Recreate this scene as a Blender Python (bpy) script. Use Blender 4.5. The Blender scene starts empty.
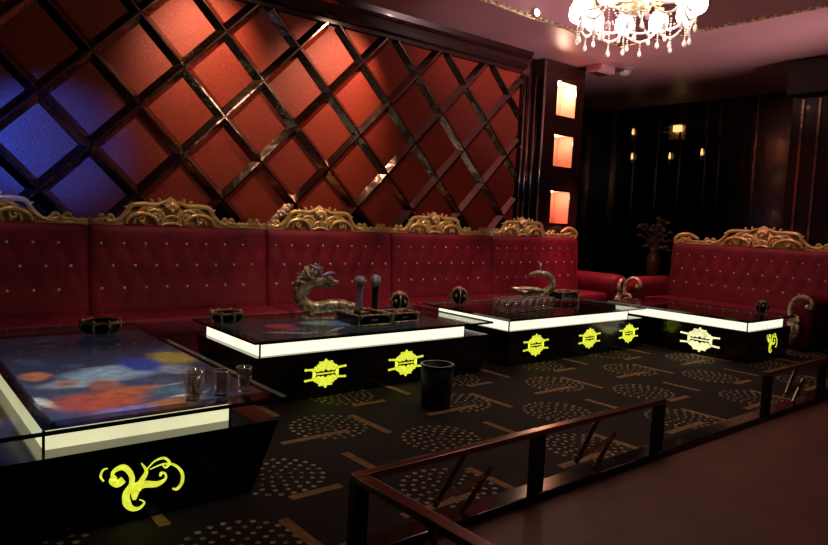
import bpy, bmesh, math, random
from mathutils import Vector, Matrix
random.seed(7)
PI = math.pi
S = bpy.context.scene
COL = S.collection

# ---------------------------------------------------------------- camera
YAW, PIT, ROL, FPX = 0.88238, -0.07987, 0.04606, 668.97
F = Vector((math.cos(YAW)*math.cos(PIT), math.sin(YAW)*math.cos(PIT), math.sin(PIT)))
rr = F.cross(Vector((0, 0, 1))).normalized(); uu = rr.cross(F)
r2 = rr*math.cos(ROL) + uu*math.sin(ROL); u2 = -rr*math.sin(ROL) + uu*math.cos(ROL)
cam = bpy.data.objects.new('camera', bpy.data.cameras.new('camera')); COL.objects.link(cam)
mw = Matrix.Identity(4)
for i in range(3):
    mw[i][0] = r2[i]; mw[i][1] = u2[i]; mw[i][2] = -F[i]
mw[2][3] = 1.6
cam.matrix_world = mw
cam.data.sensor_width = 36; cam.data.lens = 36*FPX/828
cam.data.clip_start = .02; cam.data.clip_end = 100
S.camera = cam

# ---------------------------------------------------------------- world, lamps, exposure
w = bpy.data.worlds.new('world'); S.world = w; w.use_nodes = True
w.node_tree.nodes['Background'].inputs[0].default_value = (.02, .014, .016, 1)
w.node_tree.nodes['Background'].inputs[1].default_value = .5
S.view_settings.view_transform = 'Standard'; S.view_settings.look = 'None'
S.view_settings.exposure = 0.0; S.view_settings.gamma = 1; S.view_settings.use_curve_mapping = False
try:
    S.cycles.use_denoising = True
    S.cycles.max_bounces = 8; S.cycles.transparent_max_bounces = 16
    S.cycles.sample_clamp_indirect = 4; S.cycles.caustics_reflective = False; S.cycles.caustics_refractive = False
except Exception: pass

def spot(name, loc, tgt, power, color, size=60, blend=.6, radius=.05):
    l = bpy.data.lights.new(name, 'SPOT'); l.energy = power; l.color = color
    l.spot_size = math.radians(size); l.spot_blend = blend; l.shadow_soft_size = radius
    o = bpy.data.objects.new(name, l); COL.objects.link(o); o.location = loc
    o.rotation_euler = (Vector(tgt)-Vector(loc)).to_track_quat('-Z', 'Y').to_euler(); return o
def point(name, loc, power, color, radius=.1):
    l = bpy.data.lights.new(name, 'POINT'); l.energy = power; l.color = color; l.shadow_soft_size = radius
    o = bpy.data.objects.new(name, l); COL.objects.link(o); o.location = loc; return o
# recessed ceiling spots that graze the lattice wall
spot('wall_downlight', (3.1, 6.7, 4.38), (3.1, 7.85, 3.35), 165, (1, .66, .42), 70, 1.)
spot('wall_downlight', (5.3, 6.7, 4.38), (4.85, 7.85, 3.2), 200, (1, .60, .38), 72, 1.)
# recessed spot above the sofa's right end
spot('sofa_downlight', (9.4, 6.5, 4.36), (9.95, 7.15, .9), 420, (1, .34, .38), 42, .7)
# soft red-pink spots over the long sofa and the separate sofa
for _x, _p in ((.8, 55), (2.7, 100), (4.5, 190), (6.5, 220), (8.5, 200)):
    spot('sofa_spot', (_x, 5.6, 4.36), (_x, 7.05, .65), _p, (1, .56, .54), 40, .7)
spot('table_fill', (3.85, 4.6, 4.86), (3.85, 5.8, .55), 150, (1, .84, .72), 30, .9)  # added fill spots, no fixtures, to brighten the pieces on the tables
spot('table_fill', (6.7, 4.7, 4.86), (6.7, 5.8, .55), 150, (1, .84, .72), 30, .9)
spot('table_fill', (1.5, 3.4, 4.86), (1.5, 4.2, .55), 60, (1, .84, .76), 34, .9)
spot('sofa_spot', (9.5, 4.9, 4.36), (10.8, 4.9, 1.0), 150, (1, .42, .50), 56, 1.)
# blue stage light, out of frame on the left
spot('blue_stage_light', (.2, 5.6, 2.35), (1.45, 7.85, 2.18), 950, (.008, .09, 1), 35, .8)
spot('blue_stage_light', (-.5, 4.2, 3.2), (8.7, 7.6, 1.9), 160, (.08, .2, 1), 10, .7)

# added pink fill spots without fixtures, brightening the dark ceiling
spot('ceiling_fill', (10.4, 1.4, 1.2), (9.4, 5.4, 4.4), 800, (1, .62, .60), 60, 1.)
spot('ceiling_fill', (3.4, .4, 1.2), (6.7, 6.2, 4.4), 900, (1, .60, .64), 24, 1.)
spot('ceiling_fill', (8.2, .8, 1.2), (8.9, 6.6, 4.4), 500, (1, .50, .50), 26, 1.)

# ---------------------------------------------------------------- materials
class NT:
    def __init__(s, name):
        s.m = bpy.data.materials.new(name); s.m.use_nodes = True
        s.t = s.m.node_tree; s.b = s.t.nodes['Principled BSDF']; s.out = s.t.nodes['Material Output']
    def n(s, typ, **k):
        o = s.t.nodes.new(typ)
        for a, v in k.items(): setattr(o, a, v)
        return o
    def put(s, sock, v):
        if v is None: return
        if isinstance(v, bpy.types.NodeSocket): s.t.links.new(v, sock)
        elif isinstance(v, (tuple, list)) and len(v) == 3 and sock.type == 'RGBA': sock.default_value = (*v, 1)
        else: sock.default_value = v
    def math(s, op, a, b=None, c=None):
        o = s.n('ShaderNodeMath', operation=op)
        for i, v in enumerate((a, b, c)): s.put(o.inputs[i], v)
        return o.outputs[0]
    def vmath(s, op, a, b=None):
        o = s.n('ShaderNodeVectorMath', operation=op)
        s.put(o.inputs[0], a); s.put(o.inputs[1], b); return o.outputs[0]
    def pos(s):
        return s.n('ShaderNodeNewGeometry').outputs['Position']
    def obj(s):
        return s.n('ShaderNodeTexCoord').outputs['Object']
    def xyz(s, v):
        o = s.n('ShaderNodeSeparateXYZ'); s.put(o.inputs[0], v); return o.outputs
    def noise(s, scale, detail=3, vec=None, rough=.5):
        o = s.n('ShaderNodeTexNoise'); o.inputs['Scale'].default_value = scale; o.inputs['Detail'].default_value = detail
        o.inputs['Roughness'].default_value = rough
        s.put(o.inputs['Vector'], vec if vec is not None else s.obj()); return o.outputs['Fac']
    def voro(s, scale, vec=None, feature='F1'):
        o = s.n('ShaderNodeTexVoronoi'); o.feature = feature; o.inputs['Scale'].default_value = scale
        s.put(o.inputs['Vector'], vec if vec is not None else s.obj()); return o.outputs
    def mix(s, f, a, b):
        o = s.n('ShaderNodeMix', data_type='RGBA'); s.put(o.inputs['Factor'], f); s.put(o.inputs['A'], a) if 0 else None
        s.put(o.inputs[6], a); s.put(o.inputs[7], b); return o.outputs[2]
    def ramp(s, f, lo, hi):
        o = s.n('ShaderNodeMapRange'); s.put(o.inputs[0], f); o.inputs[1].default_value = lo; o.inputs[2].default_value = hi
        o.clamp = True; return o.outputs[0]
    def bump(s, h, strength=.3, dist=.01):
        o = s.n('ShaderNodeBump'); o.inputs['Strength'].default_value = strength; o.inputs['Distance'].default_value = dist
        s.put(o.inputs['Height'], h); s.t.links.new(o.outputs[0], s.b.inputs['Normal'])
    def set(s, **k):
        for a, v in k.items(): s.put(s.b.inputs[a.replace('_', ' ')], v)
        return s

def pm(name, col, rough=.5, metal=0, coat=0, **k):
    t = NT(name); t.set(Base_Color=col, Roughness=rough, Metallic=metal); t.b.inputs['Coat Weight'].default_value = coat
    t.b.inputs['Coat Roughness'].default_value = .05
    n = t.noise(k.get('ns', 6), 3); lo = k.get('var', .85)
    a = tuple(c*lo for c in col)
    t.put(t.b.inputs['Base Color'], t.mix(n, a, col))
    if 'bump' in k: t.bump(t.noise(k.get('bs', 40), 3), k['bump'], .004)
    return t.m
def em(name, col, st, var=.12, ns=3):
    t = NT(name); n = t.noise(ns, 2)
    t.set(Base_Color=col, Roughness=.4)
    t.put(t.b.inputs['Emission Color'], t.mix(t.ramp(n, .3, .7), tuple(c*(1-var) for c in col), col))
    t.b.inputs['Emission Strength'].default_value = st
    return t.m

M = {}
M['gold'] = (lambda t: (t.set(Base_Color=t.mix(t.ramp(t.noise(9, 4), .35, .65), (.85, .62, .16), (1., .86, .38)), Metallic=.4, Roughness=.28), t.bump(t.noise(60, 4), .5, .004), t.m)[-1])(NT('carved_gold'))
M['old_gold'] = (lambda t: (t.set(Base_Color=t.mix(t.ramp(t.noise(25, 4), .4, .6), (.34, .24, .10), (1., .86, .58)), Metallic=.35, Roughness=.3), t.bump(t.noise(70, 4), .5, .004), t.m)[-1])(NT('antique_gold'))
M['velvet'] = (lambda t: (t.set(Base_Color=t.mix(t.ramp(t.noise(5, 5), .3, .7), (.15, .003, .013), (.26, .006, .022)), Roughness=.62, Sheen_Weight=.35, Sheen_Roughness=.4, Sheen_Tint=(.9, .10, .16)), t.bump(t.noise(160, 2), .25, .002), t.m)[-1])(NT('red_velvet'))
M['crystal'] = pm('crystal_button', (.95, .93, .9), .12, .2)
M['black'] = pm('black_lacquer', (.006, .006, .007), .16, 0, .35)
M['blackmatte'] = pm('matte_black', (.004, .004, .006), .55)
M['bronze'] = (lambda t: (t.set(Base_Color=t.mix(t.ramp(t.noise(1.5, 3), .3, .7), (.30, .20, .165), (.46, .32, .27)), Metallic=1., Roughness=.16), t.bump(t.noise(7, 2), .35, .02), t.m)[-1])(NT('bronze_mirror'))
M['red_panel'] = (lambda t: (t.set(Base_Color=t.mix(t.ramp(t.noise(55, 5, None, .8), .36, .64), (.54, .074, .032), (.30, .028, .014)), Roughness=.45, Specular_IOR_Level=.5), t.bump(t.voro(75)[0], .6, .006), t.m)[-1])(NT('red_glitter_leather'))
M['wood'] = pm('dark_lacquered_wood', (.035, .012, .010), .22, 0, .4)
M['wall'] = pm('black_brown_gloss_wall', (.010, .006, .006), .22, 0, .1)
M['ceiling'] = (lambda t: (t.set(Base_Color=t.mix(t.ramp(t.noise(1.2, 4), .3, .7), (.46, .27, .30), (.54, .31, .34)), Roughness=.42), t.m)[-1])(NT('mauve_gloss_paint'))
M['chrome'] = pm('chrome', (.7, .66, .6), .12, 1)
M['rail'] = pm('rose_steel', (.34, .22, .18), .22, .9, 0, bump=.15)
M['rail_gold'] = pm('polished_brass', (.85, .60, .30), .25, .8)
M['lit'] = em('lit_acrylic', (1, .96, .74), 1.2, .12, 5)
M['lit_dim'] = em('lit_acrylic_dim', (1, .95, .56), .85, .15, 4)
M['emblem'] = em('backlit_emblem', (.86, .93, .06), 1.05, .35, 40)
M['emblem_white'] = em('backlit_emblem_white', (1, .98, .50), 1.3, .5, 12)
M['niche'] = pm('niche_paint', (.80, .36, .25), .55)
M['bulb'] = em('bulb_glow', (1, .80, .52), 30)
M['shade'] = em('opal_glass_glow', (1, .78, .62), 10)
M['bead'] = (lambda t: (t.set(Base_Color=(1, .95, .90), Roughness=.25, Specular_IOR_Level=.8, Subsurface_Weight=.0), t.put(t.b.inputs['Emission Color'], (1, .8, .6)), t.m)[-1])(NT('crystal_glass_bead'))
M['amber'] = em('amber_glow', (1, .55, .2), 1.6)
M['plant'] = pm('dusky_petals', (.25, .17, .16), .6)
M['vase'] = pm('brown_vase', (.25, .11, .06), .25, .3)
M['purple'] = pm('purple_metal', (.50, .42, .72), .28, .4)
M['grille'] = (lambda t: (t.set(Base_Color=(.55, .53, .62), Metallic=.4, Roughness=.35), t.bump(t.voro(260)[0], .8, .004), t.m)[-1])(NT('silver_mesh_grille'))
M['label'] = pm('pale_print', (.6, .6, .62), .5)

def glass(name, tint, gl=.9, f0=.03, k=.6):
    t = NT(name); t.t.nodes.remove(t.b)
    tr = t.n('ShaderNodeBsdfTransparent'); tr.inputs[0].default_value = (*tint, 1)
    g = t.n('ShaderNodeBsdfGlossy'); g.inputs['Roughness'].default_value = .03; g.inputs[0].default_value = (gl, gl, gl, 1)
    lw = t.n('ShaderNodeLayerWeight'); lw.inputs[0].default_value = .5
    fr = t.math('ADD', f0, t.math('MULTIPLY', t.math('POWER', lw.outputs['Facing'], 5.), k))
    mx = t.n('ShaderNodeMixShader'); t.t.links.new(fr, mx.inputs[0]); t.t.links.new(tr.outputs[0], mx.inputs[1]); t.t.links.new(g.outputs[0], mx.inputs[2])
    t.t.links.new(mx.outputs[0], t.out.inputs[0]); return t.m
M['glass'] = glass('clear_table_glass', (.93, .96, .93))
M['tumbler'] = glass('clear_tumbler_glass', (.90, .86, .84), 1., .20, .8)
M['glass_edge'] = pm('dark_glass_edge', (.012, .02, .014), .1, 0, .6)

def carpet():
    t = NT('patterned_carpet'); x, y, z = t.xyz(t.pos())
    def local(v, c, p):
        q = t.math('DIVIDE', t.math('SUBTRACT', v, c), p)
        return t.math('MULTIPLY', t.math('SUBTRACT', q, t.math('ROUND', q)), p)
    tot = None
    def add(a):
        nonlocal tot
        tot = a if tot is None else t.math('MAXIMUM', tot, a)
    dash = None
    for (cx, cy, yd, xd) in ((2.70, 4.22, (.31, -.10, .26), (-.20, -.16, .28)), (1.92, 3.56, (.57, -.08, .20), (.08, -.33, .17))):
        u = local(x, cx, 1.34); v = local(y, cy, 1.36)
        r = t.math('SQRT', t.math('ADD', t.math('MULTIPLY', u, u), t.math('MULTIPLY', v, v)))
        th = t.math('DIVIDE', t.math('ARCTAN2', v, u), 2*PI)
        dr = .062
        k = t.math('FLOOR', t.math('DIVIDE', r, dr)); rc = t.math('MULTIPLY', t.math('ADD', k, .5), dr)
        nn = t.math('ROUND', t.math('MULTIPLY', rc, 2*PI/.074))
        fr = t.math('SUBTRACT', t.math('FRACT', t.math('ADD', t.math('MULTIPLY', th, nn), t.math('MULTIPLY', k, .5))), .5)
        ta = t.math('MULTIPLY', fr, t.math('DIVIDE', t.math('MULTIPLY', rc, 2*PI), nn))
        ra = t.math('SUBTRACT', r, rc)
        d = t.math('SQRT', t.math('ADD', t.math('MULTIPLY', ta, ta), t.math('MULTIPLY', ra, ra)))
        a = t.math('MULTIPLY', t.math('LESS_THAN', d, t.math('ADD', .011, t.math('MULTIPLY', r, .022))), t.math('LESS_THAN', r, .31))
        add(a)
        for (dx, dy, h, vert) in ((*yd, True), (*xd, False)):
            uu_ = t.math('ABSOLUTE', t.math('SUBTRACT', local(x, cx+dx, 1.34), 0.)); vv_ = t.math('ABSOLUTE', t.math('SUBTRACT', local(y, cy+dy, 1.36), 0.))
            if vert: b = t.math('MULTIPLY', t.math('LESS_THAN', uu_, .030), t.math('LESS_THAN', vv_, h))
            else: b = t.math('MULTIPLY', t.math('LESS_THAN', uu_, h), t.math('LESS_THAN', vv_, .030))
            dash = b if dash is None else t.math('MAXIMUM', dash, b)
    n = t.ramp(t.noise(2.5, 4, t.pos()), .35, .65)
    base = t.mix(n, (.004, .003, .004), (.016, .006, .006))
    wear = t.ramp(t.noise(30, 3, t.pos()), .3, .6)
    c = t.mix(t.math('MULTIPLY', tot, wear), base, (.85, .78, .45))
    c = t.mix(t.math('MULTIPLY', dash, t.math('ADD', t.math('MULTIPLY', wear, .5), .5)), c, (.58, .36, .14))
    t.set(Base_Color=c, Roughness=.8); t.bump(t.noise(220, 2, t.pos()), .4, .003)
    return t.m
M['carpet'] = carpet()
def walkway():
    t = NT('walkway_tile'); x, y, z = t.xyz(t.pos())
    n = t.ramp(t.noise(3, 5, t.pos(), .6), .3, .7)
    n2 = t.ramp(t.noise(.6, 3, t.pos()), .3, .7)
    c = t.mix(n, (.26, .12, .105), (.34, .16, .14)); c = t.mix(t.math('MULTIPLY', n2, .35), c, (.10, .05, .045))
    t.set(Base_Color=c, Roughness=.52); t.bump(t.noise(25, 3, t.pos()), .2, .004); return t.m
M['walkway'] = walkway()

def picture(name, shapes, bg0, bg1, y0, y1, st):
    """printed picture under the table glass: soft coloured shapes (x, y, rx, ry, rot, colour)"""
    t = NT(name); P = t.pos()
    n = t.n('ShaderNodeTexNoise'); n.inputs['Scale'].default_value = 5; n.inputs['Detail'].default_value = 4; t.put(n.inputs['Vector'], P)
    off = t.vmath('MULTIPLY', t.vmath('SUBTRACT', n.outputs['Color'], (.5, .5, .5)), (.08, .12, 0))
    x, y, z = t.xyz(t.vmath('ADD', P, off))
    c = t.mix(t.ramp(y, y0, y1), bg0, bg1)
    c = t.mix(t.ramp(t.noise(4, 4, P), .55, .8), c, tuple(q*1.6 for q in bg0))
    for (sx, sy, rx, ry, a, col) in shapes:
        u = t.math('SUBTRACT', x, sx); v = t.math('SUBTRACT', y, sy); ca, sa = math.cos(a), math.sin(a)
        p_ = t.math('DIVIDE', t.math('ADD', t.math('MULTIPLY', u, ca), t.math('MULTIPLY', v, sa)), rx)
        q_ = t.math('DIVIDE', t.math('SUBTRACT', t.math('MULTIPLY', v, ca), t.math('MULTIPLY', u, sa)), ry)
        d = t.math('SQRT', t.math('ADD', t.math('MULTIPLY', p_, p_), t.math('MULTIPLY', q_, q_)))
        f = t.math('SUBTRACT', 1., t.ramp(d, .62, 1.18)); c = t.mix(f, c, col)
    c = t.mix(t.ramp(t.noise(14, 5, P, .65), .40, .72), c, t.mix(.65, c, (.03, .03, .05)))
    t.set(Base_Color=c, Roughness=.3); t.put(t.b.inputs['Emission Color'], c); t.b.inputs['Emission Strength'].default_value = st
    return t.m

# ---------------------------------------------------------------- mesh helpers
def V(*a): return Vector(a)
def box(bm, x0, x1, y0, y1, z0, z1, mat=0, bev=0):
    vs = [bm.verts.new((x, y, z)) for x in (x0, x1) for y in (y0, y1) for z in (z0, z1)]
    fs = [(0, 1, 3, 2), (4, 6, 7, 5), (0, 4, 5, 1), (2, 3, 7, 6), (0, 2, 6, 4), (1, 5, 7, 3)]
    out = []
    for f in fs:
        g = bm.faces.new([vs[i] for i in f]); g.material_index = mat; out.append(g)
    if bev:
        es = list({e for f in out for e in f.edges})
        bmesh.ops.bevel(bm, geom=es, offset=bev, segments=2, affect='EDGES', profile=.6)
    return vs
def frustum(bm, b, t, z0, z1, bev=0):
    """b, t = (x0,x1,y0,y1) at bottom and top"""
    vs = []
    for (r, z) in ((b, z0), (t, z1)):
        vs += [bm.verts.new((x, y, z)) for (x, y) in ((r[0], r[2]), (r[1], r[2]), (r[1], r[3]), (r[0], r[3]))]
    for f in ((3, 2, 1, 0), (4, 5, 6, 7), (0, 1, 5, 4), (1, 2, 6, 5), (2, 3, 7, 6), (3, 0, 4, 7)):
        bm.faces.new([vs[i] for i in f])
    if bev: bmesh.ops.bevel(bm, geom=list(bm.edges), offset=bev, segments=2, affect='EDGES')
def spline(pts, n=6):
    pts = [Vector(p) for p in pts]
    if len(pts) < 3: return pts
    out = []
    for i in range(len(pts)-1):
        p0 = pts[max(i-1, 0)]; p1 = pts[i]; p2 = pts[i+1]; p3 = pts[min(i+2, len(pts)-1)]
        for k in range(n):
            t = k/n
            out.append(.5*((2*p1)+(-p0+p2)*t+(2*p0-5*p1+4*p2-p3)*t*t+(-p0+3*p1-3*p2+p3)*t**3))
    out.append(pts[-1]); return out
def tube(bm, pts, rad, seg=8, sm=0, flat=1.0, up=None):
    """sweep; rad number, list or function of t; flat squashes along 'up'"""
    if sm: pts = spline(pts, sm)
    pts = [Vector(p) for p in pts]; n = len(pts); rings = []
    if callable(rad): R = [rad(i/(n-1)) for i in range(n)]
    elif isinstance(rad, (list, tuple)):
        R = []
        for i in range(n):
            f = i/(n-1)*(len(rad)-1); a = min(int(f), len(rad)-2); R.append(rad[a]+(rad[a+1]-rad[a])*(f-a))
    else: R = [rad]*n
    nrm = None
    for i, p in enumerate(pts):
        t = (pts[min(i+1, n-1)]-pts[max(i-1, 0)]); t = t.normalized() if t.length > 1e-9 else Vector((0, 0, 1))
        if nrm is None:
            a = Vector(up) if up else (Vector((0, 0, 1)) if abs(t.z) < .9 else Vector((1, 0, 0)))
            nrm = (a-t*a.dot(t)).normalized()
        else:
            nrm = nrm-t*nrm.dot(t); nrm = nrm.normalized() if nrm.length > 1e-6 else t.orthogonal().normalized()
        b = t.cross(nrm)
        rings.append([bm.verts.new(p+(nrm*math.cos(2*PI*k/seg)*flat+b*math.sin(2*PI*k/seg))*max(R[i], .0004)) for k in range(seg)])
    for i in range(n-1):
        for k in range(seg):
            bm.faces.new((rings[i][k], rings[i][(k+1) % seg], rings[i+1][(k+1) % seg], rings[i+1][k]))
    bm.faces.new(rings[0][::-1]); bm.faces.new(rings[-1])
def lathe(bm, prof, c=(0, 0, 0), seg=20, cap=True, mat=0):
    rings = []
    for (r, z) in prof:
        rings.append([bm.verts.new((c[0]+r*math.cos(2*PI*k/seg), c[1]+r*math.sin(2*PI*k/seg), c[2]+z)) for k in range(seg)])
    for i in range(len(prof)-1):
        for k in range(seg):
            f = bm.faces.new((rings[i][k], rings[i][(k+1) % seg], rings[i+1][(k+1) % seg], rings[i+1][k])); f.material_index = mat
    if cap:
        if prof[0][0] > 1e-5: bm.faces.new(rings[0][::-1]).material_index = mat
        if prof[-1][0] > 1e-5: bm.faces.new(rings[-1]).material_index = mat
def ball(bm, c, r, sub=2, sc=(1, 1, 1), rot=None):
    g = bmesh.ops.create_icosphere(bm, subdivisions=sub, radius=1)
    m = Matrix.Diagonal((*[r*q for q in sc], 1))
    if rot is not None: m = rot.to_4x4() @ m
    bmesh.ops.transform(bm, matrix=Matrix.Translation(Vector(c)) @ m, verts=g['verts'])
def prism(bm, poly, depth, mp):
    """poly list of 2D, mp maps (u,v,w) to 3D"""
    a = [bm.verts.new(mp(u, v, 0)) for u, v in poly]; b = [bm.verts.new(mp(u, v, depth)) for u, v in poly]
    bm.faces.new(a[::-1]); bm.faces.new(b)
    for i in range(len(poly)):
        j = (i+1) % len(poly); bm.faces.new((a[i], a[j], b[j], b[i]))
def new(): return bmesh.new()
def obj(name, bm, mat, parent=None, smooth=False, kind=None, label=None, origin=None):
    bmesh.ops.recalc_face_normals(bm, faces=bm.faces)
    if origin is not None: bmesh.ops.translate(bm, verts=bm.verts, vec=-Vector(origin))
    me = bpy.data.meshes.new(name); bm.to_mesh(me); bm.free()
    mats = mat if isinstance(mat, (list, tuple)) else [mat]
    for m in mats: me.materials.append(m)
    o = bpy.data.objects.new(name, me); COL.objects.link(o)
    if origin is not None: o.location = origin
    if smooth:
        for p in me.polygons: p.use_smooth = True
    if parent: o.parent = parent
    if kind: o['kind'] = kind
    if label: o['label'] = label
    return o
def thing(name, label, cat, loc=(0, 0, 0), group=None, rz=0):
    o = bpy.data.objects.new(name, None); COL.objects.link(o); o.location = loc; o.rotation_euler = (0, 0, rz)
    o.empty_display_size = .1
    o['label'] = label; o['category'] = cat
    if group: o['group'] = group
    return o
def tag(o, label, cat, group=None):
    o['label'] = label; o['category'] = cat
    if group: o['group'] = group
    return o
def dup(root, loc, label, rz=None):
    r = root.copy(); COL.objects.link(r); r.location = loc; r['label'] = label
    if rz is not None: r.rotation_euler = (0, 0, rz)
    for ch in list(root.children):
        c = ch.copy(); COL.objects.link(c); c.parent = r
        for g in ch.children:
            d = g.copy(); COL.objects.link(d); d.parent = c
    return r

# ================================================================ SETTING
XR, XL, YF, YB = 14.0, -2.6, -3.5, 7.85      # far right wall, left wall, wall behind the camera, lattice wall
ZC = 4.42
bm = new(); box(bm, XL, XR, YF, 10.0, -.12, 0); obj('floor', bm, M['carpet'], kind='structure')
bm = new(); prism(bm, [(1.79, YF), (XR, YF), (XR, 2.42), (1.79, 2.42)], .006, lambda u, v, w: (u, v, .0005+w)); obj('trim_1', bm, M['walkway'], kind='structure')
bm = new(); box(bm, XL, 8.56, YB, YB+.2, 0, ZC); obj('wall_back', bm, M['wood'], kind='structure')
bm = new(); box(bm, XL-.2, XL, YF, YB+.2, 0, ZC); obj('wall_left', bm, M['wall'], kind='structure')
bm = new(); box(bm, XL, XR, YF-.2, YF, 0, ZC); obj('wall_front', bm, M['wall'], kind='structure')
bm = new(); box(bm, XR, XR+.2, YF, 10.2, 0, ZC); obj('wall_right', bm, M['wall'], kind='structure')
bm = new(); box(bm, 10.08, XR, 10.0, 10.2, 0, ZC); obj('wall_corridor', bm, M['wall'], kind='structure')
# ceiling: low border around a raised tray
bm = new()
TX0, TX1, TY0, TY1 = -1.2, 9.12, -2.0, 6.33
box(bm, XL, XR, TY1, 10.2, ZC, ZC+.6); box(bm, XL, XR, YF, TY0, ZC, ZC+.6)
box(bm, XL, TX0, TY0, TY1, ZC, ZC+.6); box(bm, TX1, XR, TY0, TY1, ZC, ZC+.6)
box(bm, TX0, TX1, TY0, TY1, ZC+.5, ZC+.6)
obj('ceiling', bm, M['ceiling'], kind='structure')
# gilded egg moulding at the tray's lip
bm = new(); r = .035
for (a, b) in (((TX0, TY1), (TX1, TY1)), ((TX1, TY1), (TX1, TY0))):
    a = V(a[0], a[1], ZC+.0); b = V(b[0], b[1], ZC+.0); L = (b-a).length; d = (b-a)/L
    tube(bm, [a, b], .022, 6)
    k = 0.
    while k < L:
        ball(bm, a+d*k+V(0, 0, .015), .034, 1, (1, 1, .8)); k += .11
obj('trim_2', bm, M['old_gold'], smooth=True, kind='structure')
# cornice over the lattice
bm = new()
prof = [(0, 0), (.10, 0), (.10, .05), (.16, .07), (.19, .13), (.19, .2), (.27, .24), (.30, .31), (0, .31)]
prism(bm, prof, 8.56-XL, lambda u, v, w: (XL+w, YB-u, 4.11+v)); obj('trim_3', bm, M['wood'], kind='structure')

# niche pillar at the right end of the lattice wall
PY = 7.65
bm = new(); nx0, nx1 = 9.30, 9.86; nz = [(3.50, 4.11), (2.62, 3.20), (1.62, 2.22)]
px0, px1 = 9.0, 10.08
box(bm, px0, nx0, PY, 8.6, 0, ZC); box(bm, nx1, px1, PY, 10.0, 0, ZC)
zc = 0
for (a, b) in sorted(nz): box(bm, nx0, nx1, PY, 8.0, zc, a); zc = b
box(bm, nx0, nx1, PY, 8.0, zc, ZC); box(bm, nx0, nx1, 8.0, 8.6, 0, ZC)
obj('wall_niche_pillar', bm, M['wood'], kind='structure')
nm = ['topmost', 'middle', 'lowest']
for i, (a, b) in enumerate(nz):
    t = thing('wall_niche', '%s of the three pink-lit square wall niches beside the lattice wall' % nm[i], 'niche', (nx0, PY, a), 'lit niches in the pillar')
    W = nx1-nx0; H = b-a
    bm = new()
    box(bm, .0, .012, .0, .34, 0, H); box(bm, W-.012, W, .0, .34, 0, H); box(bm, .0, W, .0, .34, 0, .012)
    box(bm, .0, W, .0, .34, H-.012, H); box(bm, 0, W, .33, .345, 0, H)
    obj('niche_lining', bm, M['niche'], t)
    bm = new()
    for s in ((0, .02, 0, H), (W-.02, W, 0, H), (0, W, 0, .02), (0, W, H-.02, H)): box(bm, s[0], s[1], -.008, .004, s[2], s[3])
    obj('frame', bm, M['chrome'] if 0 else M['wood'], t)
    bm = new(); lathe(bm, [(.001, -.02), (.03, -.02), (.036, 0)], (.12, .10, H-.013), 12); obj('spot_lamp', bm, M['bulb'], t, label='small bright spot lamp in the niche roof')
    l = bpy.data.lights.new('niche_light', 'POINT'); l.energy = [30, 8, 6][i]; l.color = (1, .62, .42); l.shadow_soft_size = .03
    o = bpy.data.objects.new('niche_light', l); COL.objects.link(o); o.parent = t; o.location = (W*.5, .16, H-.10)
# polished trims framing the lattice
bm = new(); box(bm, 8.56, 9.0, YB-.04, YB+.2, 0, ZC)
obj('trim_4', bm, M['bronze'], smooth=False, kind='structure')
for i, (x, y) in enumerate(((8.62, YB-.08), (8.74, YB-.08), (8.90, YB-.08), (8.97, PY-.01))):
    bm = new(); tube(bm, [(x, y, .3), (x, y, ZC-.31 if i < 3 else ZC-.02)], .026, 10); obj('trim_%d' % (20+i), bm, M['chrome'] if i == 3 else M['bronze'], smooth=True, kind='structure')

# bulkhead block on the right + its chrome strips
bm = new(); box(bm, 11.72, XR, YF, 4.74, 0, ZC); obj('wall_bulkhead', bm, M['wall'], kind='structure')
bm = new(); box(bm, 11.5, 11.72, 3.2, 4.76, 3.86, 4.38, bev=.01); obj('trim_5', bm, M['blackmatte'], kind='structure')
for i, y in enumerate((4.57, 4.32)):
    bm = new(); box(bm, 11.69, 11.72, y-.018, y+.018, .3, 3.8); obj('trim_%d' % (6+i), bm, M['bronze'], kind='structure')
# dark glossy panelling on the far wall with metal uprights
for i, (y, wd) in enumerate(((9.65, .05), (9.1, .02), (8.5, .02), (7.95, .02), (7.36, .02), (7.06, .02), (6.3, .02), (5.6, .02))):
    bm = new(); box(bm, XR-.03, XR, y-wd, y+wd, .1, ZC-.02); obj('trim_%d' % (8+i), bm, M['bronze'], kind='structure')

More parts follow.
